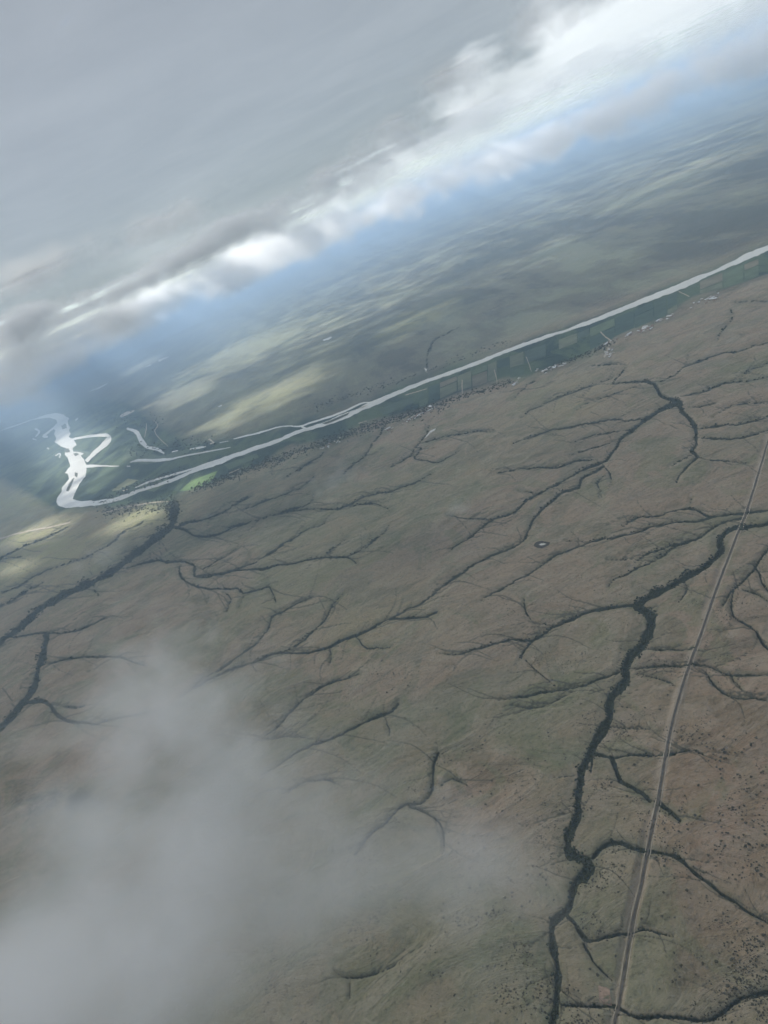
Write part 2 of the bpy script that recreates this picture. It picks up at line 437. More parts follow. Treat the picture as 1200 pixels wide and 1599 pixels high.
    # thicket on ravine floors and rills, plus the shadow painted by the near cloud
    wob = g.math('MULTIPLY', g.math('SUBTRACT', n_fin, 0.5), 0.7)
    rl = g.math('ADD', g.attr('rill'), wob)
    c = g.mix(g.ramp(rl, 0.12, 0.85, 0, 0.8), c, (0.100, 0.100, 0.072))
    wd = g.math('ADD', g.attr('wood_shade'), wob)
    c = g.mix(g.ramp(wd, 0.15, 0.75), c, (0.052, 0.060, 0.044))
    hgt = g.math('ADD', g.math('MULTIPLY', n_fin, 0.6), g.math('MULTIPLY', n_str, 2.0))
    g.bsdf(c, 0.95, 0.05, g.bump(hgt, 0.8, 9.0))
    return g.mat
def plain(name, col, rough=0.9, spec=0.1, var=0.25, scale=1 / 20.0):
    g = NT(name)
    n = g.noise(g.map(g.pos(), scale=(1, 1, 1)), scale, 5, 0.6)
    c = g.mix(g.ramp(n, 0.3, 0.7), tuple(v * (1 - var) for v in col), tuple(min(1, v * (1 + var)) for v in col))
    g.bsdf(c, rough, spec)
    return g.mat
def water_material():
    g = NT('silty_water')
    p = g.pos()
    n = g.noise(g.map(p, scale=(1 / 260.0, 1 / 260.0, 0)), 1.0, 4, 0.6)
    c = g.mix(g.ramp(n, 0.35, 0.65), (0.50, 0.49, 0.44), (0.58, 0.57, 0.51))
    r = g.noise(g.map(p, scale=(1 / 14.0, 1 / 14.0, 0)), 1.0, 3, 0.6)
    b = g.bsdf(c, 0.32, 0.5, g.bump(r, 0.25, 0.4))
    b.inputs['IOR'].default_value = 1.33
    return g.mat
M_GROUND = ground_material()
M_WATER = water_material()
M_SAND = plain('pale_sand', (0.46, 0.42, 0.34), scale=1 / 60.0)
M_TRACK = plain('track_dust', (0.40, 0.35, 0.28), scale=1 / 30.0)
M_ROAD = plain('worn_road', (0.115, 0.105, 0.088), scale=1 / 8.0, var=0.3)
M_PLOT = plain('bare_plot', (0.34, 0.25, 0.19), scale=1 / 6.0, var=0.2)

# ------------------------------------------------------------------ ground
ROAD = [(952,1660),(962,1599),(968,1570),(975,1530),(983,1480),(992,1430),(1003,1385),(1013,1330),(1022,1285),(1032,1235),(1041,1180),(1051,1130),(1063,1085),(1079,1035),(1098,985),(1117,930),(1136,880),(1153,835),(1167,800),(1180,760),(1192,720),(1208,668),(1225,610)]
VERGE = [(x - 3, y, 24 if y > 1250 else 9 + (y - 600) / 650 * 15) for x, y in ROAD]
az_f = np.radians(np.linspace(-50, 50, 861))
az = np.concatenate([np.radians(np.linspace(-180, -52, 33)), az_f, np.radians(np.linspace(52, 176, 32))])
dep = np.radians(np.concatenate([np.linspace(66, 12, 560), np.linspace(11.94, 0.5, 300)[0:]]))
rad = np.concatenate([[60, 180, 330, 450], H / np.tan(dep)])
NA, NR = len(az), len(rad)
RR, AA = np.meshgrid(rad, az, indexing='ij')
GX = (RR * np.sin(AA)).ravel(); GY = (RR * np.cos(AA)).ravel()
front = (np.abs(AA.ravel()) < R_(75))
PX, PY = to_photo(GX, GY)
PX = np.where(front & (RR.ravel() > 400), PX, -9999.0)
jx = 1.6 * fbm(GX / 60, GY / 60, 2, 3) + 3.0 * perlin(GX / 400, GY / 400, 9)
wood_shade = seg_field(PX + jx, PY + jx * 0.6, RAV)
pale = np.clip(seg_field(PX, PY, [[(x, y, w_ * 2.2 + 5) for x, y, w_ in ln] for ln in RAV[:60]]) * np.clip(0.4 + 2.2 * fbm(GX / 130, GY / 130, 3, 47), 0, 1) - wood_shade, 0, 1)
vmask = seg_field(PX + 0.6 * jx, PY, [VERGE])
rill = seg_field(PX + jx * 0.4, PY, RILL)
damp = seg_field(PX + jx, PY, [[(x, y, w_ * 2.4 + 7) for x, y, w_ in ln] for ln in RAV])
jf = 12 * fbm(GX / 500, GY / 500, 3, 21)
sel = (PX > -300) & (PX < 1500) & (PY > 200) & (PY < 950)
flood = np.zeros(len(GX))
PXs, PYs = PX[sel] + jf[sel], PY[sel] + jf[sel] * 0.5
ins = in_poly(PXs, PYs, FLOOD); ed = edge_dist(PXs, PYs, FLOOD)
flood[sel] = np.where(ins, sstep(-1, 5, ed), 1 - sstep(-5, 1, ed) ) * 1.0
flood[sel] = np.where(ins, sstep(0, 10, ed) * 0.7 + 0.3, (1 - sstep(0, 6, ed)) * 0.3)
# the line of the river divides the near slope from the far plain
rvx = np.array([-9000, 0, 90, 265, 460, 650, 880, 1090, 1290, 9000]); rvy = np.array([2500, 770, 790, 740, 680, 600, 510, 430, 340, -3000])
far = sstep(-10, 25, np.interp(PX, rvx, rvy) - PY) * front
wood_shade = np.maximum(wood_shade, 0.6 * np.exp(-((PX - 95) / 85) ** 2 - ((PY - 1262 + 0.1 * PX) / 30) ** 2) * np.clip(0.8 + 1.2 * fbm(GX / 90, GY / 90, 3, 66), 0, 1.3))  # soft dark shadow beside the near cloud, painted into the ground colour
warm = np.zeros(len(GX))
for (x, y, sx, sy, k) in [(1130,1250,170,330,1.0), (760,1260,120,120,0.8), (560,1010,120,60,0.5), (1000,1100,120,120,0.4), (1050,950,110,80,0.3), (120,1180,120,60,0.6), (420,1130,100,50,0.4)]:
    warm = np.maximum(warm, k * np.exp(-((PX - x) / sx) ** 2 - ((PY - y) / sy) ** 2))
grass_sun_tint = np.zeros(len(GX))  # yellow-green of sunlit patches painted into the land colour, with some plain grass
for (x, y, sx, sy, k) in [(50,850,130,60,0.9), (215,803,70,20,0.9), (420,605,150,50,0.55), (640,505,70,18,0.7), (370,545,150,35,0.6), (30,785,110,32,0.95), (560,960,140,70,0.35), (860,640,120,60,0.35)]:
    grass_sun_tint = np.maximum(grass_sun_tint, k * np.exp(-((PX - x) / sx) ** 2 - ((PY - y + 0.45 * (PX - x) * (y < 700)) / sy) ** 2))
relief = 20 * fbm(GX / 900, GY / 900, 4, 5) + 16 * np.abs(fbm(GX / 330, GY / 230, 4, 14))
relief *= (1 - flood) * (1 - 0.8 * vmask)
relief = np.where(RR.ravel() > 9000, relief * 0.4, relief)
GZ = relief * 0.6 - (6.0 * wood_shade + 3.0 * damp + 2.0 * rill) * (1 - flood) * (1 - 0.7 * vmask) - 1.5 * flood
GZ = np.where(RR.ravel() < 420, 0, GZ)
hills = sstep(22000, 60000, RR.ravel()) * np.clip(fbm(GX / 15000, GY / 15000, 4, 31) + 0.15, 0, 1) * 420
GZ = GZ + hills
i = np.arange(NR - 1)[:, None] * NA; j = np.arange(NA)[None, :]; j2 = (j + 1) % NA
faces = np.stack([i + j, i + NA + j, i + NA + j2, i + j2], -1).reshape(-1, 4)[:, ::-1]
# close the middle
verts = np.stack([GX, GY, GZ], 1)
centre = len(verts)
verts = np.vstack([verts, [[0, 0, 0]]])
def z0(a): return np.append(a, 0.0)
cf = np.stack([np.full(NA // 2, centre), np.arange(0, NA - 1, 2)[:NA // 2], np.arange(1, NA, 2)[:NA // 2], (np.arange(2, NA + 1, 2)[:NA // 2]) % NA], 1)
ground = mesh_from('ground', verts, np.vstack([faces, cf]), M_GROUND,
                   {'wood_shade': z0(wood_shade), 'pale': z0(np.maximum(pale * 0.8, vmask * 1.0)), 'flood': z0(flood), 'far': z0(far), 'rill': z0(rill * (1 - flood)), 'damp': z0(damp), 'warm': z0(warm), 'grass_sun_tint': z0(grass_sun_tint)})
tag(ground, kind='structure')
_zgrid = GZ.reshape(NR, NA)
def gz(X, Y):
    """Height of the ground under a point in front of the camera."""
    r = np.hypot(X, Y); a = np.arctan2(X, Y)
    fi = np.interp(r, rad, np.arange(NR)); fj = np.interp(a, az, np.arange(NA))
    i0 = np.clip(fi.astype(int), 0, NR - 2); j0 = np.clip(fj.astype(int), 0, NA - 2)
    u = fi - i0; v = fj - j0
    return (_zgrid[i0, j0] * (1 - u) * (1 - v) + _zgrid[i0 + 1, j0] * u * (1 - v) + _zgrid[i0, j0 + 1] * (1 - u) * v + _zgrid[i0 + 1, j0 + 1] * u * v)

# ------------------------------------------------------------------ ribbons and patches on the land
def resample(pts, step):
    out = []
    P = np.array(pts, float)
    # Catmull-Rom through the traced points
    n = len(P)
    for k in range(n - 1):
        p0 = P[max(k - 1, 0)]; p1 = P[k]; p2 = P[k + 1]; p3 = P[min(k + 2, n - 1)]
        m = max(2, int(np.hypot(*(p2 - p1)[:2]) / step))
        for q in range(m):
            t = q / m
            out.append(0.5 * (2 * p1 + (p2 - p0) * t + (2 * p0 - 5 * p1 + 4 * p2 - p3) * t * t + (3 * p1 - p0 - 3 * p2 + p3) * t ** 3))
    out.append(P[-1])
    return np.array(out)
def ribbon(pts, step=3.0, rough=0.0, off=0.0, seed=0):
    """Edges of a ribbon traced in the photograph, laid on the plain."""
    P = resample(pts, step)
    T = np.gradient(P[:, :2], axis=0); T /= np.linalg.norm(T, axis=1)[:, None] + 1e-9
    N = np.stack([-T[:, 1], T[:, 0]], 1)
    s = np.arange(len(P)) * step
    wl = P[:, 2] * 0.5 * (1 + rough * 1.6 * fbm(s / 14, s * 0 + 1.3, 3, seed)); wr = P[:, 2] * 0.5 * (1 + rough * 1.6 * fbm(s / 14, s * 0 + 7.7, 3, seed + 5))
    wl = np.maximum(wl, 0.25); wr = np.maximum(wr, 0.25)
    A = ground_pt(P[:, 0] + N[:, 0] * (wl + off), P[:, 1] + N[:, 1] * (wl + off))
    B = ground_pt(P[:, 0] - N[:, 0] * (wr - off), P[:, 1] - N[:, 1] * (wr - off))
    return A, B
def build_ribbons(name, specs, mat, kind='structure', drape=None, zoff=0.0, parent=None, dz=0.15):
    V, Fc = [], []; base = 0
    for k, (A, B) in enumerate(specs):
        n = len(A)
        C = (A + B) / 2
        rows = [A, C, B]
        for r_ in rows:
            z = (gz(r_[:, 0], r_[:, 1]) if drape else 0.0) + zoff + k * dz
            V.append(np.column_stack([r_, np.broadcast_to(z, n)]))
        for s_ in (0, 1):
            a = base + s_ * n + np.arange(n - 1); b = a + n
            Fc.append(np.stack([a, a + 1, b + 1, b], 1))
        base += 3 * n
    V = np.vstack(V); Fc = np.vstack(Fc)
    # face up
    f = Fc[0]; nrm = np.cross(V[f[1]] - V[f[0]], V[f[2]] - V[f[0]])
    if nrm[2] < 0: Fc = Fc[:, ::-1]
    o = mesh_from(name, V, Fc, mat, parent=parent)
    return tag(o, kind=kind)
def patch(name, poly, mat, z=0.0, drape=False, rough=0.0, seed=0, kind='structure'):
    """A flat sheet with the traced outline."""
    import bmesh
    P = []
    n = len(poly)
    for k in range(n):
        (x0, y0), (x1, y1) = poly[k], poly[(k + 1) % n]
        m = max(1, int(math.hypot(x1 - x0, y1 - y0) / 3))
        for q in range(m): P.append((x0 + (x1 - x0) * q / m, y0 + (y1 - y0) * q / m))
    P = np.array(P)
    if rough:
        s = np.arange(len(P)) * 0.5
        P = P + rough * np.stack([fbm(s, s * 0, 3, seed), fbm(s, s * 0 + 4, 3, seed)], 1) * np.minimum(1, 1)
    G = ground_pt(P[:, 0], P[:, 1])
    zz = gz(G[:, 0], G[:, 1]) if drape else np.zeros(len(G))
    bm = bmesh.new()
    vs_ = [bm.verts.new((g[0], g[1], h + z)) for g, h in zip(G, zz)]
    f = bm.faces.new(vs_)
    f.normal_update()
    if f.normal.z < 0: f.normal_flip()
    bmesh.ops.triangulate(bm, faces=bm.faces[:])
    me = bpy.data.meshes.new(name); bm.to_mesh(me); bm.free()
    me.materials.append(mat)
    o = bpy.data.objects.new(name, me); COL.objects.link(o)
    return tag(o, kind=kind)

def cr(x0, y0, s, *pts):
    return [(x0 + p[0] / s, y0 + p[1] / s) + ((p[2] / s,) if len(p) > 2 else ()) for p in pts]

# river: the broad bend far off, then the long reach towards the right
bend = cr(0, 600, 3, (130,172),(180,155),(215,143),(262,135),(300,140),(312,152),(325,160),(318,172),(322,192),(330,205),(322,215),(332,232),(322,245),(345,258),(360,285),(340,300),(345,315),(375,318),(395,325),(380,335),(395,352),(408,385),(402,430),(375,465),(350,515),(342,538),(380,549),(430,544),(450,572),(400,575),(350,580),(310,580),(275,570),(265,550),(270,530),(290,505),(290,485),(325,445),(320,420),(305,415),(330,385),(318,345),(305,330),(310,300),(285,290),(255,270),(265,255),(255,235),(260,215),(245,205),(270,180),(262,165),(235,157),(200,160),(160,167))
A = (0, 600, 3); B = (400, 500, 3); C = (800, 350, 3)
patch('river', bend, M_WATER, z=0.6, rough=0.8, seed=3)
reach = cr(*A, (425,558,22),(490,551,22),(530,543,20),(590,525,18),(640,503,14),(690,487,14),(770,463,15),(830,440,15),(900,410,15),(955,385,24),(1000,373,26),(1100,335,20)) + cr(*B, (0,600,18),(100,565,18),(200,522,16),(260,505,14),(330,483,20),(400,457,26),(480,422,26),(540,393,34),(620,360,28),(700,325,24),(780,292,24),(850,268,22),(950,232,22),(1050,195,22),(1130,162,22)) + cr(*C, (0,585,21),(100,550,22),(200,512,24),(300,480,25),(400,445,26),(500,405,28),(600,365,30),(700,327,34),(780,295,36),(860,258,38),(950,215,40),(1040,175,42),(1120,143,42),(1200,110,40),(1320,60,36),(1500,-10,36))
reach = [(x, y, w_ * (1.0 if x < 560 else 0.72)) for x, y, w_ in reach]
ups = [ribbon(reach, 2, 0.28, seed=2)]
ups.append(ribbon(cr(*A, (635,485,4),(700,458,10),(790,430,9),(900,398,8),(945,382,8)), 3, 0.3, seed=4))
ups.append(ribbon(cr(*B, (165,497,5),(210,497,9),(260,480,8),(340,455,9),(420,425,9),(490,392,8),(530,385,5)), 3, 0.3, seed=6))
ups.append(ribbon(cr(*B, (210,497,8),(240,510,10),(262,507,8)), 3, 0.2, seed=6))
ups.append(ribbon(cr(*A, (-60,236,7),(0,217,7),(60,198,6),(115,180,6),(140,170,7)), 3, 0.3, seed=8))
ups.append(ribbon(cr(*A, (340,258,9),(420,244,11),(480,240,15),(508,242,16),(510,262,30),(480,290,24),(440,325,20),(405,362,18)), 2, 0.25, seed=9))
ups.append(ribbon(cr(*A, (400,385,16),(450,383,9),(500,384,8),(560,384,4)), 2, 0.4, seed=10))
ups.append(ribbon(cr(*A, (255,203,9),(230,222,9),(205,244,14),(225,246,8)), 2, 0.3, seed=11))
build_ribbons('side_channel_water', ups[1:], M_WATER, zoff=1.0)
build_ribbons('river', ups[:1], M_WATER, zoff=0.3)
M_ISLE = plain('island_scrub', (0.075, 0.085, 0.06), scale=1 / 60.0)
for k, isl in enumerate([[(350,437),(338,470),(322,502),(311,500),(322,472),(338,446)], [(352,412),(366,418),(362,437),(352,430)], [(288,196),(308,184),(314,204),(294,213)], [(300,305),(322,300),(330,318),(312,322)], [(345,325),(362,322),(372,330),(352,338)]]):
    patch('island_ground', cr(0, 600, 3, *isl), M_ISLE, z=2.0, rough=0.5, seed=130 + k)
for k, isl in enumerate([[(310,485),(350,470),(400,448),(440,432),(430,445),(380,468),(330,488)], [(470,418),(510,402),(530,397),(500,412)], [(700,475),(740,463),(770,452),(735,470)]]):
    patch('island_ground', cr(*(A if k == 2 else B), *isl), M_SAND if k == 1 else M_ISLE, z=2.4, rough=0.4, seed=140 + k)
# lagoons, backwaters and pools on the floodplain
lag = [cr(*A, (595,207,8),(640,225,18),(660,258,20),(690,293,16),(740,305,14),(770,325,8)),
       cr(*A, (610,366,4),(650,356,12),(700,357,12),(760,355,13),(800,351,10),(870,335,6),(960,318,6),(1080,296,3)),
       cr(*A, (1095,257,4),(1150,243,7),(1200,232,8)) + cr(*B, (60,514,6),(110,500,5),(170,495,4)),
       cr(*A, (805,318,5),(835,311,6)), cr(*A, (890,305,7),(930,298,9),(965,292,5)), cr(*A, (1030,274,4),(1072,266,3)),
       cr(*A, (165,208,8),(185,222,9),(168,246,6)), cr(*B, (240,453,4),(285,440,4)),
       cr(*A, (1005,105,5),(1035,100,8),(1040,98,4)), cr(*A, (595,384,5),(612,384,4)),
       cr(*B, (315,94,6),(335,88,12),(354,80,5)),
       [(200,578,5),(215,573,9),(235,568,5)], [(136,611,4),(152,604,7),(168,598,4)], [(248,564,3),(258,560,4),(264,558,2)],
       cr(*A, (260,335,5),(282,325,5),(280,345,4)), cr(*A, (222,298,5),(230,304,5)), cr(*A, (355,172,4),(365,158,5)), cr(*A, (155,255,6),(172,262,4))]
for k, l_ in enumerate(lag):
    build_ribbons('lagoon_water', [ribbon(l_, 2, 0.3, seed=20 + k)], M_WATER, zoff=0.5)
# sand bars beside the water
bars = [cr(*A, (940,262,5),(975,255,9),(1000,270,5)), cr(*A, (985,280,5),(1005,272,6)), cr(*A, (565,150,6),(590,140,16),(630,124,8)),
        cr(*A, (695,160,4),(712,152,7),(728,148,4)), cr(*A, (575,500,5),(600,493,4))]
for k, l_ in enumerate(bars):
    build_ribbons('sand', [ribbon(l_, 2, 0.4, seed=60 + k)], M_SAND, kind='stuff', zoff=0.4)
# pool below the ravine, and the small white reservoir by the village
M_MUD = plain('wet_mud', (0.07, 0.065, 0.052), scale=1 / 6.0)
patch('pond_margin_ground', [(833,852),(837,848),(845,846),(854,846.5),(860,849),(858,853.5),(850,856.5),(840,856.5)], M_MUD, z=0.7, drape=True, rough=2.6, seed=5)
patch('pond_water', [(842,852),(845,850),(850,849.5),(854,850.5),(851,852),(846,853)], M_WATER, z=1.2, drape=True)
patch('pond_water', cr(*B, (788,552),(806,533),(815,518),(843,506),(838,518),(818,532),(800,548)), M_WATER, z=1.0, drape=True)
patch('pond_water', cr(*B, (788,222),(800,230),(804,246),(797,242)), M_WATER, z=1.0)

# fields on the floodplain
FIELDS = [([(280,767),(300,750),(340,735),(333,747),(320,757),(300,765)], (0.12, 0.20, 0.07)),
          ([(173,767),(200,747),(217,750),(187,765)], (0.22, 0.23, 0.13)),
          ([(590,640),(640,620),(648,628),(600,648)], (0.07, 0.105, 0.075)),
          ([(215,762),(250,745),(270,750),(240,768)], (0.10, 0.14, 0.07)),
          ([(350,726),(400,708),(405,714),(358,733)], (0.08, 0.12, 0.07)),
          ([(160,790),(178,786),(210,780),(190,792)], (0.11, 0.16, 0.08)),
          ([(110,700),(150,708),(148,716),(125,712)], (0.075, 0.11, 0.075)),
          ([(200,700),(250,712),(300,700),(290,712),(230,725),(190,718)], (0.09, 0.125, 0.075)),
          ([(20,672),(60,660),(58,668),(25,684)], (0.10, 0.15, 0.09))]
_fr = random.Random(31)
_ry = lambda x: np.interp(x, [460, 600, 700, 800, 900, 1000, 1100, 1200], [664, 622, 583, 545, 511, 471, 427, 389])
_fy = lambda x: np.interp(x, [460, 520, 580, 650, 720, 780, 830, 880, 940, 1000, 1040, 1090, 1140, 1200], [700, 690, 660, 643, 613, 598, 588, 568, 543, 513, 498, 470, 453, 430])
PAL = [(0.060,0.095,0.070), (0.085,0.125,0.080), (0.11,0.15,0.09), (0.15,0.17,0.11), (0.075,0.11,0.085), (0.13,0.17,0.10), (0.18,0.17,0.12), (0.05,0.085,0.065)]
x = 655.0
while x < 1185:
    w_ = _fr.uniform(14, 40)
    if _fr.random() < 0.86:
        a0, a1 = _ry(x) + 9, _ry(x + w_) + 9; b0, b1 = _fy(x) - 4, _fy(x + w_) - 4
        cuts = [0.0, _fr.uniform(0.3, 0.7), 1.0] if _fr.random() < 0.6 and b0 - a0 > 14 else [0.0, 1.0]
        for t0, t1 in zip(cuts[:-1], cuts[1:]):
            if b0 - a0 < 5 or b1 - a1 < 5 or _fr.random() < 0.12: continue
            u0, u1 = t0 + 0.03, t1 - 0.03
            FIELDS.append(([(x, a0 + (b0 - a0) * u0), (x + w_ - 1.5, a1 + (b1 - a1) * u0), (x + w_ - 1.0, a1 + (b1 - a1) * u1), (x + 0.5, a0 + (b0 - a0) * u1)], _fr.choice(PAL)))
    x += w_
for k, (poly, c) in enumerate(FIELDS):
    m = plain('crop_cover', c, scale=1 / 90.0, var=0.18)
    patch('field', poly, m, z=-0.6, rough=0.25, seed=80 + k)

# the road: a cleared verge, a dark worn carriageway, two pale dust lines
build_ribbons('road', [ribbon([(x, y, 3.8 if y > 1250 else 2.3 + (y - 600) / 650 * 1.5) for x, y in ROAD], 4, 0.3, off=-1.0, seed=41)], M_ROAD, drape=True, zoff=0.9)
build_ribbons('dust_track_path', [ribbon([(x - 4.6 + (1200 - y) * 0.002, y, 1.2) for x, y in ROAD], 6, 0.7, seed=42)], M_TRACK, drape=True, zoff=0.9)
build_ribbons('dust_track_path', [ribbon([(x + 3.4 - (1250 - y) * 0.002, y, 1.0) for x, y in ROAD[3:]], 6, 0.5, seed=43)], M_TRACK, drape=True, zoff=0.9)
tracks = [[(-20,846,2),(0,841,2.4),(40,831,2.2),(75,824,2),(110,816,2)], [(165,801,2),(200,792,2.4),(240,785,2),(266,783,1.4)],
          [(722,593,1.5),(722,604,1.5),(723,616,1.4)], [(772,577,1.5),(775,588,1.4),(777,597,1.4)], [(633,617,1.2),(667,607,1.2)],
          [(938,518,1.6),(946,526,2),(953,532,3),(950,545,3),(944,558,3)], [(822,557,1),(827,570,1),(830,580,1)], [(1060,455,1.4),(1077,463,1.2)],
          [(558,675,1.6),(575,671,2)], [(560,661,1.3),(573,657,1.3)], [(230,712,1),(240,655,0.8)][0:0] or [(240,656,0.9),(247,664,1.2),(242,672,1.2),(247,682,1.2),(263,697,1)],
          [(229,661,0.8),(229,669,1),(226,683,0.8)], [(358,739,1.3),(378,731,1.2)]]
for k, t_ in enumerate(tracks):
    build_ribbons('dust_track_path', [ribbon(t_, 2, 0.3, seed=90 + k)], M_TRACK, zoff=1.4, drape=True)
patch('bare_plot_ground', [(937,1544),(954,1547),(956,1570),(938,1568)], M_PLOT, z=0.6, drape=True)
# ------------------------------------------------------------------ woodland along the ravines, scattered trees, villages
def foliage_material(name, a, b, scale):
    g = NT(name)
    p = g.pos()
    n = g.noise(p, scale, 3, 0.6)
    n2 = g.noise(p, 1.1, 3, 0.7)
    c = g.mix(g.ramp(n, 0.32, 0.68), a, b)
    c = g.mix(g.ramp(n2, 0.42, 0.6, 0.0, 0.5), c, tuple(v * 0.45 for v in a))
    g.bsdf(c, 0.9, 0.08)
    return g.mat
M_LEAF = foliage_material('ravine_leaves', (0.040, 0.052, 0.034), (0.085, 0.095, 0.058), 1 / 11.0)
M_TREE = foliage_material('acacia_leaves', (0.070, 0.068, 0.048), (0.130, 0.118, 0.082), 1 / 14.0)
M_BARK = plain('bark', (0.11, 0.085, 0.065), scale=2.0)

PHI = (1 + 5 ** 0.5) / 2
ICO_V = np.array([(-1, PHI, 0), (1, PHI, 0), (-1, -PHI, 0), (1, -PHI, 0), (0, -1, PHI), (0, 1, PHI), (0, -1, -PHI), (0, 1, -PHI), (PHI, 0, -1), (PHI, 0, 1), (-PHI, 0, -1), (-PHI, 0, 1)]) / math.hypot(1, PHI)
ICO_F = np.array([(0, 11, 5), (0, 5, 1), (0, 1, 7), (0, 7, 10), (0, 10, 11), (1, 5, 9), (5, 11, 4), (11, 10, 2), (10, 7, 6), (7, 1, 8), (3, 9, 4), (3, 4, 2), (3, 2, 6), (3, 6, 8), (3, 8, 9), (4, 9, 5), (2, 4, 11), (6, 2, 10), (8, 6, 7), (9, 8, 1)])
def blobs(name, P, rad_, flat, mat, label, cat=None):
    """Crowns as uneven many-sided clumps, one object."""
    n = len(P)
    th = rng.uniform(0, 2 * math.pi, n); c, s = np.cos(th), np.sin(th)
    V = np.repeat(ICO_V[None], n, 0) * (1 + rng.uniform(-0.32, 0.32, (n, 12, 1)))
    x = V[..., 0] * c[:, None] - V[..., 1] * s[:, None]; y = V[..., 0] * s[:, None] + V[..., 1] * c[:, None]
    V = np.stack([x, y, V[..., 2] * flat], -1) * rad_[:, None, None] + P[:, None, :]
    Fc = ICO_F[None] + (np.arange(n) * 12)[:, None, None]
    o = mesh_from(name, V.reshape(-1, 3), Fc.reshape(-1, 3), mat, smooth=False)
    return tag(o, label, cat, kind='stuff')
def strip_points(ln, cover, smin, k):
    A_, B_ = ribbon([(x, y, w_ * 0.95) for x, y, w_ in ln], 2.5, 0.6, seed=int(ln[0][0]))
    pts = []
    for q in range(len(A_) - 1):
        a, b, c2 = A_[q], B_[q], A_[q + 1]
        area = abs((b[0] - a[0]) * (c2[1] - a[1]) - (b[1] - a[1]) * (c2[0] - a[0]))
        d = math.sqrt(a[0] ** 2 + a[1] ** 2 + H * H)
        sp = max(smin, d * k)
        m = rng.poisson(min(200, cover * area / (sp * sp)))
        if m == 0: continue
        u = rng.uniform(-0.08, 1.08, m); v = rng.uniform(0, 1, m)
        p = A_[q] * ((1 - u) * (1 - v))[:, None] + B_[q] * (u * (1 - v))[:, None] + A_[q + 1] * ((1 - u) * v)[:, None] + B_[q + 1] * (u * v)[:, None]
        pts.append(np.column_stack([p, np.full(m, sp)]))
    return np.vstack(pts) if pts else np.zeros((0, 3))
GROUPS = {'dark woodland winding down the wide ravine beside the straight road': [0],
          'thin dark treelines on the side gullies either side of the straight road': list(range(1, 31)),
          'dark treelines of the branching gullies between the road and the river': list(range(31, 70)),
          'dark woodland along the long diagonal ravine below the river bend': list(range(70, 95)),
          'faint dark treelines on the gullies of the brown middle slope': list(range(95, len(RAV)))}
ntree = 0
for lab, ids in GROUPS.items():
    S = np.vstack([strip_points(RAV[q], 0.9 if q == 0 else 0.26, 3.8, 0.0017) for q in ids if q < len(RAV)])
    r_ = S[:, 2] * rng.uniform(0.32, 0.78, len(S))
    z = gz(S[:, 0], S[:, 1]) + r_ * 0.3
    blobs('ravine_foliage', np.column_stack([S[:, :2], z]), r_, 0.8, M_LEAF, lab)
    ntree += len(S)
# trees and thicket on the floodplain and round the villages
fp = []
for (x0, y0, x1, y1, m, spread) in [(300,765,420,722,500,4),(420,722,560,672,500,4),(560,672,660,640,350,4),(640,655,700,630,120,5),(660,640,800,596,260,2.5),(850,578,960,535,200,2.5),
                            (265,790,160,800,300,5),(480,640,640,590,120,2.5),(640,590,800,532,60,2),(150,785,280,735,260,4),(200,705,330,690,160,6),(120,640,250,660,150,8),(270,780,268,815,200,6)]:
    t = rng.uniform(0, 1, m)
    fp.append(ground_pt(x0 + (x1 - x0) * t + rng.normal(0, spread, m), y0 + (y1 - y0) * t + rng.normal(0, spread, m)))
fp = np.vstack(fp)
d_ = np.hypot(fp[:, 0], fp[:, 1]); r_ = np.clip(d_ * 0.0011, 4, 14) * rng.uniform(0.5, 1.2, len(d_))
blobs('floodplain_foliage', np.column_stack([fp, gz(fp[:, 0], fp[:, 1]) + r_ * 0.4]), r_, 0.7, M_LEAF, 'dark scattered trees and thicket along the green floodplain')
# low scrub sprinkled over the near slope
m = 60000
sx = rng.uniform(380, 1260, m); sy = rng.uniform(900, 1640, m)
G = ground_pt(sx, sy)
keep = (fbm(G[:, 0] / 150, G[:, 1] / 150, 4, 55) + 0.5 * fbm(G[:, 0] / 30, G[:, 1] / 30, 2, 58) + rng.uniform(-0.5, 0.2, m)) > 0.30
G = G[keep]
r_ = rng.uniform(0.5, 1.5, len(G)) ** 1.3
blobs('scrub_foliage', np.column_stack([G, gz(G[:, 0], G[:, 1]) + r_ * 0.3]), r_, 0.7, M_TREE, 'fine dark scrub sprinkled over the brown near slope')

# single trees that can be told apart: one tree, then copies
def make_tree(seed):
    r2 = np.random.default_rng(seed)
    V, Fc = [], []; b = 0
    for q in range(7):
        a = q * 2.4 + r2.uniform(-.4, .4); rr = 0 if q == 0 else r2.uniform(1.0, 2.0)
        s_ = r2.uniform(0.9, 1.7) if q else 1.6
        vv = ICO_V * (1 + r2.uniform(-0.3, 0.3, (12, 1))) * np.array([s_, s_, s_ * 0.6]) + np.array([rr * math.cos(a), rr * math.sin(a), 3.6 + r2.uniform(-.6, .7)])
        V.append(vv); Fc.append(ICO_F + b); b += 12
    t = bpy.data.objects.new('savanna_tree', None); COL.objects.link(t); t.empty_display_size = 1
    mesh_from('crown', np.vstack(V), np.vstack(Fc), M_TREE, smooth=False, parent=t)
    tv, tf = [], []
    for zz, rr in ((-0.6, 0.34), (1.2, 0.22), (2.6, 0.2), (3.8, 0.08)):
        for q in range(6): tv.append((rr * math.cos(q * math.pi / 3) + 0.1 * zz, rr * math.sin(q * math.pi / 3), zz))
    for l_ in range(3):
        for q in range(6): tf.append((l_ * 6 + q, l_ * 6 + (q + 1) % 6, l_ * 6 + 6 + (q + 1) % 6, l_ * 6 + 6 + q))
    mesh_from('trunk', tv, tf, M_BARK, parent=t)
    return t
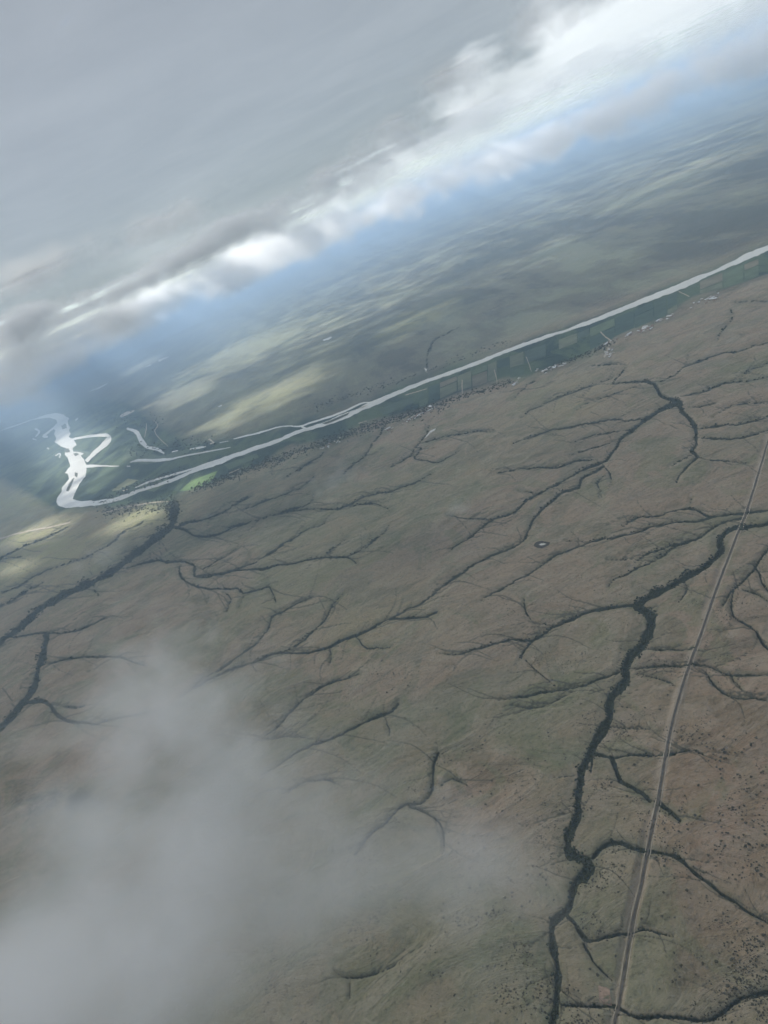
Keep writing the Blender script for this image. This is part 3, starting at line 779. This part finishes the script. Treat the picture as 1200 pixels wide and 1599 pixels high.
def dup(root, loc, rz, sc_):
    r = root.copy(); COL.objects.link(r); r.location = loc; r.rotation_euler = (0, 0, rz); r.scale = (sc_,) * 3
    for ch in root.children:
        c = ch.copy(); COL.objects.link(c); c.parent = r
    return r
protos = [make_tree(11), make_tree(12), make_tree(13)]
first = [True] * 3
ZONES = [('small dark tree dotting the reddish slope between road and photo edge', 'trees on the reddish slope beside the road', 1060, 1140, 1200, 1330, 105),
         ('small dark tree on the brown slope below the curving gully', 'trees below the curving gully', 1030, 1340, 1200, 1590, 40),
         ('small dark tree on the pinkish slope between cloud and wide ravine', 'trees between the cloud and the wide ravine', 690, 1140, 860, 1440, 85),
         ('small dark tree in the strip between wide ravine and road', 'trees between ravine and road', 915, 1010, 1060, 1540, 45),
         ('small dark tree on the grassy middle slope above the cloud', 'trees on the middle slope', 470, 1010, 700, 1140, 25)]
for lab, grp, x0, y0, x1, y1, n in ZONES:
    k = 0; tries = 0
    while k < n and tries < 4000:
        tries += 1
        x, y = random.uniform(x0, x1), random.uniform(y0, y1)
        g = ground_pt(x, y)[0]
        if fbm(np.array([g[0] / 90]), np.array([g[1] / 90]), 3, 61)[0] + random.uniform(-.3, .3) < 0.05: continue
        if seg_field(np.array([x]), np.array([y]), RAV)[0] > 0.1 or seg_field(np.array([x]), np.array([y]), [VERGE])[0] > 0.2: continue
        z = float(gz(g[:1], g[1:])[0]); q = random.randrange(3); s_ = random.uniform(0.55, 1.15)
        if first[q]:
            first[q] = False; o = protos[q]; o.location = (g[0], g[1], z); o.scale = (s_,) * 3
        else:
            o = dup(protos[q], (g[0], g[1], z), random.uniform(0, 6.28), s_)
        tag(o, lab, 'tree', grp); k += 1

# houses: walls and a pitched roof each
M_WALLS = plain('earth_wall', (0.42, 0.36, 0.29), scale=1 / 3.0)
ROOFS = [plain('tin_roof', (0.66, 0.66, 0.65), rough=0.5, spec=0.4, var=0.12, scale=1 / 4.0), plain('weathered_roof', (0.42, 0.38, 0.34), var=0.2, scale=1 / 4.0), plain('rusty_roof', (0.30, 0.19, 0.14), var=0.2, scale=1 / 4.0)]
def make_house(L_, W_, h, rm):
    t = bpy.data.objects.new('house', None); COL.objects.link(t)
    a, b = L_ / 2, W_ / 2
    wv = [(-a, -b, -1), (a, -b, -1), (a, b, -1), (-a, b, -1), (-a, -b, h), (a, -b, h), (a, b, h), (-a, b, h)]
    mesh_from('wall', wv, [(0, 1, 5, 4), (1, 2, 6, 5), (2, 3, 7, 6), (3, 0, 4, 7)], M_WALLS, smooth=False, parent=t)
    e = 0.6; rz_ = h + W_ * 0.28; hh = h - 0.1
    rv_ = [(-a - e, -b - e, hh), (a + e, -b - e, hh), (a + e, 0, rz_), (-a - e, 0, rz_), (-a - e, b + e, hh), (a + e, b + e, hh)]
    me = bpy.data.meshes.new('roof'); me.from_pydata(rv_, [], [(0, 1, 2, 3), (3, 2, 5, 4), (0, 3, 4), (1, 5, 2)]); me.materials.append(rm)
    o = bpy.data.objects.new('roof', me); COL.objects.link(o); o.parent = t
    return t
HP = [make_house(13, 8, 3.2, ROOFS[0]), make_house(11, 8, 3.0, ROOFS[1]), make_house(12, 8, 3.0, ROOFS[2]), make_house(34, 14, 5.0, ROOFS[0])]
hfirst = [True] * 4
VILL = [((838,568,883,583), 26, 'small pale-roofed house in the village near the middle of the green strip', 'houses of the village on the strip'),
        ((944,530,960,560), 20, 'small pale-roofed house on the lane running to the floodplain track', 'houses along the lane'),
        ((975,512,1020,528), 26, 'pale-roofed building in the brightest village on the floodplain edge', 'buildings of the brightest village'),
        ((1028,492,1052,501), 10, 'small house in the little hamlet upriver of the brightest village', 'houses of the little hamlet'),
        ((1073,462,1127,480), 16, 'pale house strung along the bank near the river at the photo edge', 'houses strung along the bank'),
        ((800,590,814,599), 8, 'small house in the tree-shaded hamlet on the green strip', 'houses in the shaded hamlet'),
        ((606,656,640,673), 18, 'small reddish or pale roof beside the gully mouth below the river', 'houses at the gully mouth'),
        ((643,632,690,655), 26, 'small house in the dark wooded village above the white pond', 'houses in the wooded village'),
        ((503,687,533,703), 14, 'small house among trees where the dark slope meets the floodplain', 'houses at the slope foot')]
for (x0, y0, x1, y1), n, lab, grp in VILL:
    for k in range(n):
        t = random.random(); x = x0 + (x1 - x0) * t; y = y1 + (y0 - y1) * t if x1 - x0 > y1 - y0 else y0 + (y1 - y0) * random.random()
        x += random.gauss(0, 2.5); y += random.gauss(0, 2.2)
        g = ground_pt(x, y)[0]
        q = random.choices((0, 1, 2, 3), (5, 3, 2, 2.2 if 'brightest' in lab else 0.5))[0]
        z = float(gz(g[:1], g[1:])[0]) + 0.3
        rz_ = random.choice((0.4, 0.4 + math.pi / 2)) + random.uniform(-.2, .2); s_ = random.uniform(0.8, 1.25)
        if hfirst[q]:
            hfirst[q] = False; o = HP[q]; o.location = (g[0], g[1], z); o.rotation_euler = (0, 0, rz_); o.scale = (s_,) * 3
        else:
            o = dup(HP[q], (g[0], g[1], z), rz_, s_)
        tag(o, lab, 'house', grp)
# ------------------------------------------------------------------ the overcast: one continuous sheet of cloud above the aircraft
def cloud_sheet():
    a_ = np.concatenate([np.radians(np.linspace(-180, -61, 60)), np.radians(np.linspace(-60, 60, 361)), np.radians(np.linspace(61, 179, 60))])
    r_ = np.concatenate([[40, 90, 150, 220], np.geomspace(300, 140000, 300)])
    RR, AA = np.meshgrid(r_, a_, indexing='ij')
    X = (RR * np.sin(AA)).ravel(); Y = (RR * np.cos(AA)).ravel()
    lump = fbm(X / 1500, Y / 1500, 5, 71)
    az_ = np.arctan2(X, Y)
    leftw = 1 - sstep(-0.30, -0.08, az_)                     # towards the left the base sinks to the land
    Z = 1745 + 62 * fbm(X / 2300, Y / 2300, 2, 71, 0.35) * sstep(1500, 5000, RR.ravel())
    Z = np.maximum(Z, 1680)
    edge = sstep(8500, 16000, np.hypot(X, Y) + 5200 * fbm(X / 3500, Y / 3500, 4, 83)) * (1 - leftw)
    thin = np.zeros(len(X)); gap = np.zeros(len(X))
    # the heavy grey part ends along a ragged front; beyond it the sheet is thin and white
    fr_ = [(1230,-150), (870,0), (700,150), (600,232), (500,322), (420,392)]
    fa_, fd_ = [], []
    for x, y in fr_:
        d = along(x, y, 1.0) - np.array([0, 0, H]); fa_.append(math.atan2(d[0], d[1])); fd_.append(545.0 / max(d[2], 0.012) * math.hypot(d[0], d[1]))
    o_ = np.argsort(fa_); fa_ = np.array(fa_)[o_]; fd_ = np.array(fd_)[o_]
    rb = np.interp(az_, np.concatenate([[fa_[0] - 0.06], fa_]), np.concatenate([[90000.0], fd_]))
    ln_ = np.log(np.maximum(RR.ravel(), 1) / rb) + 0.75 * fbm(az_ * 9, np.log(np.maximum(RR.ravel(), 1)) * 2.2, 4, 92)
    thin = thin + 0.62 * sstep(-0.15, 0.45, ln_)
    # breaks: each lets the sun on to one stretch of land down-sun of it
    sh = 1745 / math.tan(SUN_EL) * SUN_DIR[:2] / np.linalg.norm(SUN_DIR[:2])
    gap = np.maximum(gap, edge * 0.85)
    for (x, y, sx, sy, k) in BREAKS:
        g = ground_pt(x, y)[0]
        e1 = ground_pt(x + sx * math.cos(ROLL), y - sx * math.sin(ROLL))[0] - g
        e2 = ground_pt(x + sy * math.sin(ROLL), y + sy * math.cos(ROLL))[0] - g
        dX, dY = X - g[0] - sh[0], Y - g[1] - sh[1]
        det = e1[0] * e2[1] - e1[1] * e2[0]
        u = (dX * e2[1] - dY * e2[0]) / det; v = (dY * e1[0] - dX * e1[1]) / det
        gap = np.maximum(gap, k * np.exp(-(u * u + v * v)))
    for (x, y, rx, ry, k) in THIN:        # thinner, brighter stretches of the sheet itself
        d = along(x, y, 1.0) - np.array([0, 0, H]); t = 545.0 / d[2]; c = d[:2] * t
        dr = np.hypot(*c); er = c / dr; et = np.array([-er[1], er[0]])
        dX, dY = X - c[0], Y - c[1]
        u = (dX * et[0] + dY * et[1]) / (rx * dr); v = (dX * er[0] + dY * er[1]) / (ry * dr)
        thin = thin + k * np.exp(-(u * u + v * v))
    NAc, NRc = len(a_), len(r_)
    i = np.arange(NRc - 1)[:, None] * NAc; j = np.arange(NAc)[None, :]; j2 = (j + 1) % NAc
    f = np.stack([i + j, i + NAc + j, i + NAc + j2, i + j2], -1).reshape(-1, 4)
    g = NT('stratus')
    p = g.pos()
    n1 = g.noise(g.map(p, scale=(1 / 2600.0, 1 / 2600.0, 1 / 2600.0)), 1.0, 3, 0.5, 0.3)
    n2 = g.noise(g.map(p, scale=(1 / 420.0,) * 3, loc=(3, 5, 1)), 1.0, 5, 0.6, 0.4)
    gp = g.attr('gap'); th = g.math('ADD', g.attr('thin'), g.math('MULTIPLY', gp, 0.45))
    t = g.math('ADD', g.math('ADD', g.math('MULTIPLY', g.math('SUBTRACT', n1, 0.5), 0.22), g.math('MULTIPLY', g.math('SUBTRACT', n2, 0.5), 0.12)), th)
    col = g.mix(g.ramp(t, -0.30, 0.90), (0.112, 0.121, 0.122), (0.72, 0.735, 0.73))
    alpha = g.ramp(g.math('ADD', gp, g.math('MULTIPLY', g.math('SUBTRACT', n2, 0.5), 2.8)), 0.60, 1.15, 0.86, 0.03)
    tr = g.n('ShaderNodeBsdfTranslucent'); g.l(col, tr.inputs['Color'])
    df = g.n('ShaderNodeBsdfDiffuse'); g.l(col, df.inputs['Color'])
    tp = g.n('ShaderNodeBsdfTransparent')
    m1 = g.n('ShaderNodeMixShader'); m1.inputs[0].default_value = 0.25; g.l(tr.outputs[0], m1.inputs[1]); g.l(df.outputs[0], m1.inputs[2])
    m2 = g.n('ShaderNodeMixShader'); g.l(alpha, m2.inputs[0]); g.l(tp.outputs[0], m2.inputs[1]); g.l(m1.outputs[0], m2.inputs[2])
    g.l(m2.outputs[0], g.out.inputs['Surface'])
    o = mesh_from('clouds', np.stack([X, Y, Z], 1), f, g.mat, {'thin': thin, 'gap': gap})
    tag(o, 'grey overcast cloud sheet with brighter thin breaks filling the upper part', 'clouds', kind='stuff')
BREAKS = [(430,612,120,26,1.7), (350,658,60,20,1.5), (645,508,62,17,1.6), (718,454,22,7,1.2), (385,545,150,34,1.4), (290,612,80,22,1.35), (215,805,66,22,1.35), (55,830,80,26,1.3), (20,890,50,18,1.15),
          (115,705,85,75,1.6), (220,572,60,7,1.3), (850,322,70,9,1.1), (640,400,80,10,0.8), (1040,385,60,7,0.95), (310,750,36,12,1.4), (950,420,50,6,0.9)]
THIN = [(880,45,0.05,0.25,0.30), (970,185,0.12,0.6,0.25), (1150,60,0.14,0.7,0.30), (330,370,0.06,0.25,0.20), (235,395,0.05,0.2,0.16), (790,130,0.06,0.3,-0.25), (1010,110,0.06,0.3,-0.2), (60,480,0.35,0.9,-0.10)]
cloud_sheet()

# ------------------------------------------------------------------ scud: real volumes of cloud below the sheet
def cloud(name, label, px, py, dist, radii, dens, rz=0.0, scale=2.6, amp=2.9, bias=0.0, col=(0.97, 0.98, 1.0), seed=0.0):
    import bmesh
    bm = bmesh.new(); bmesh.ops.create_icosphere(bm, subdivisions=3, radius=1.0)
    me = bpy.data.meshes.new(name); bm.to_mesh(me); bm.free()
    o = bpy.data.objects.new(name, me); COL.objects.link(o)
    o.location = along(px, py, dist); o.scale = radii; o.rotation_euler = (0, 0, rz)
    g = NT('cloud_vapour')
    tc = g.n('ShaderNodeTexCoord').outputs['Object']
    ln = g.n('ShaderNodeVectorMath', operation='LENGTH'); g.l(tc, ln.inputs[0])
    mx = max(radii)
    sv = tuple(scale * r / mx * (1.0 if r == mx else 1.15) for r in radii)
    n = g.noise(g.map(tc, scale=sv, loc=(seed, seed * 0.7, -seed)), 1.0, 4, 0.55, 0.2)
    body = g.ramp(ln.outputs['Value'], 0.0, 1.0, 1.0, 0.0, smooth=False)
    f = g.math('ADD', g.math('MULTIPLY', g.math('SUBTRACT', n, 0.5), amp), g.math('ADD', body, bias - 0.35))
    d = g.math('MULTIPLY', g.math('MULTIPLY', g.ramp(f, 0.0, 0.8), g.ramp(body, 0.0, 0.35)), dens)
    pv = g.n('ShaderNodeVolumePrincipled')
    g.l(d, pv.inputs['Density']); pv.inputs['Color'].default_value = (*col, 1)
    pv.inputs['Anisotropy'].default_value = 0.45
    g.l(pv.outputs[0], g.out.inputs['Volume'])
    me.materials.append(g.mat)
    tag(o, label, 'cloud')
    return o
CL = [('thick grey cloud patch drifting below the aircraft', 120, 1510, 520, (330, 290, 150), 0.016, 1.3),
      ('thin upright wisp of cloud rising from the thick patch', 280, 1110, 700, (85, 220, 130), 0.009, 4.1),
      ('grey cloud bank hanging over the far river bend', 40, 592, 21000, (8500, 3000, 440), 0.003, 2.2),
      ('heavy grey cloud sinking to the horizon at the left edge of the photo', 30, 575, 6500, (1700, 750, 390), 0.004, 31.7),
      ('long white cloud bank closing off the horizon', 760, 254, 27000, (15000, 3000, 440), 0.0016, 3.9),
      ('small white cloud just above the horizon, whitest of the row', 515, 360, 11500, (1300, 1200, 400), 0.0034, 5.2),
      ('white cloud on the horizon above the distant plain', 655, 300, 11000, (1400, 1000, 400), 0.005, 6.4),
      ('pale veil of cloud trailing over the blue far plain', 805, 245, 12000, (1700, 1000, 400), 0.0035, 7.7),
      ('cream lit cloud on the horizon under the bright break', 960, 178, 10500, (1500, 1000, 400), 0.006, 8.8),
      ('broad bright cloud on the horizon at the photo edge', 1160, 84, 10500, (1700, 1000, 420), 0.006, 9.1),
      ('dark grey cloud base hanging before the white horizon clouds', 400, 400, 10000, (1900, 1200, 400), 0.003, 3.4),
      ('soft cloud veil lying on the land left of the white clouds', 235, 470, 11000, (2300, 1000, 330), 0.003, 1.9),
      ('long pale lump of cloud under the grey overcast', 170, 458, 6800, (1700, 550, 180), 0.011, 2.9),
      ('pale lump of cloud low at the left border of the sky', 30, 512, 6400, (1200, 450, 180), 0.011, 52.9),
      ('pale lump of cloud beside the dark grey base', 365, 368, 6800, (1000, 500, 190), 0.008, 21.9),
      ('grey lump of cloud over the gap between the white horizon clouds', 570, 275, 8500, (1500, 800, 260), 0.0022, 12.3),
      ('grey ragged cloud above the pale veil', 730, 190, 8500, (1500, 800, 300), 0.0018, 13.1),
      ('ragged cloud below the brightest break in the overcast', 880, 125, 8500, (1500, 800, 280), 0.0018, 14.7),
      ('ragged bright cloud in the corner above the horizon', 1060, 60, 8500, (1500, 800, 300), 0.0018, 15.2),
      ('grey billow of the overcast under the top edge of the photo', 850, 25, 3600, (330, 300, 150), 0.0045, 40.0),
      ('grey billow of the overcast left of the bright break', 715, 120, 5200, (480, 400, 210), 0.0045, 41.7),
      ('grey billow of the overcast over the middle of the ragged front', 610, 215, 6500, (600, 450, 240), 0.0045, 43.4),
      ('grey billow of the overcast above the whitest horizon cloud', 525, 275, 8000, (700, 500, 260), 0.0045, 45.1),
      ('grey billow of the overcast between the pale lump and the white clouds', 440, 335, 8500, (800, 500, 270), 0.0045, 46.8),
      ('grey billow of the overcast low at the left edge of the photo', 70, 420, 5200, (800, 500, 190), 0.0045, 48.5),
      ('grey billow of the overcast above the long pale lump', 270, 345, 5200, (600, 450, 170), 0.0045, 50.2),
      ('faint wisp over the gullies below the green field', 525, 755, 3000, (190, 150, 110), 0.0016, 16.0),
      ('faint wisp beside the branching gullies in mid slope', 712, 792, 2600, (90, 80, 60), 0.003, 17.0),
      ('faint wisp over the head of the long diagonal ravine', 160, 870, 3500, (260, 200, 140), 0.0014, 19.0),
      ('faint wisp above the forked gully at the cloud edge', 692, 1240, 1100, (36, 36, 30), 0.008, 20.0)]
for lab, x, y, d_, r3, dn, sd in CL:
    cloud('cloud', lab, x, y, d_, r3, dn, seed=sd, col=(0.93, 0.95, 0.985) if d_ < 1000 else (0.97, 0.98, 1.0))

# ------------------------------------------------------------------ haze
def haze():
    S = 150000.0; zb, zt = -40.0, 1660.0
    v = [(-S, -S, zb), (S, -S, zb), (S, S, zb), (-S, S, zb), (-S, -S, zt), (S, -S, zt), (S, S, zt), (-S, S, zt)]
    f = [(0, 3, 2, 1), (4, 5, 6, 7), (0, 1, 5, 4), (1, 2, 6, 5), (2, 3, 7, 6), (3, 0, 4, 7)]
    g = NT('air')
    pv = g.n('ShaderNodeVolumePrincipled')
    pv.inputs['Density'].default_value = 5.6e-5
    pv.inputs['Color'].default_value = (0.55, 0.742, 0.98, 1)
    pv.inputs['Anisotropy'].default_value = 0.05
    g.l(pv.outputs[0], g.out.inputs['Volume'])
    o = mesh_from('haze', v, f, g.mat, smooth=False)
    tag(o, kind='stuff')
haze()
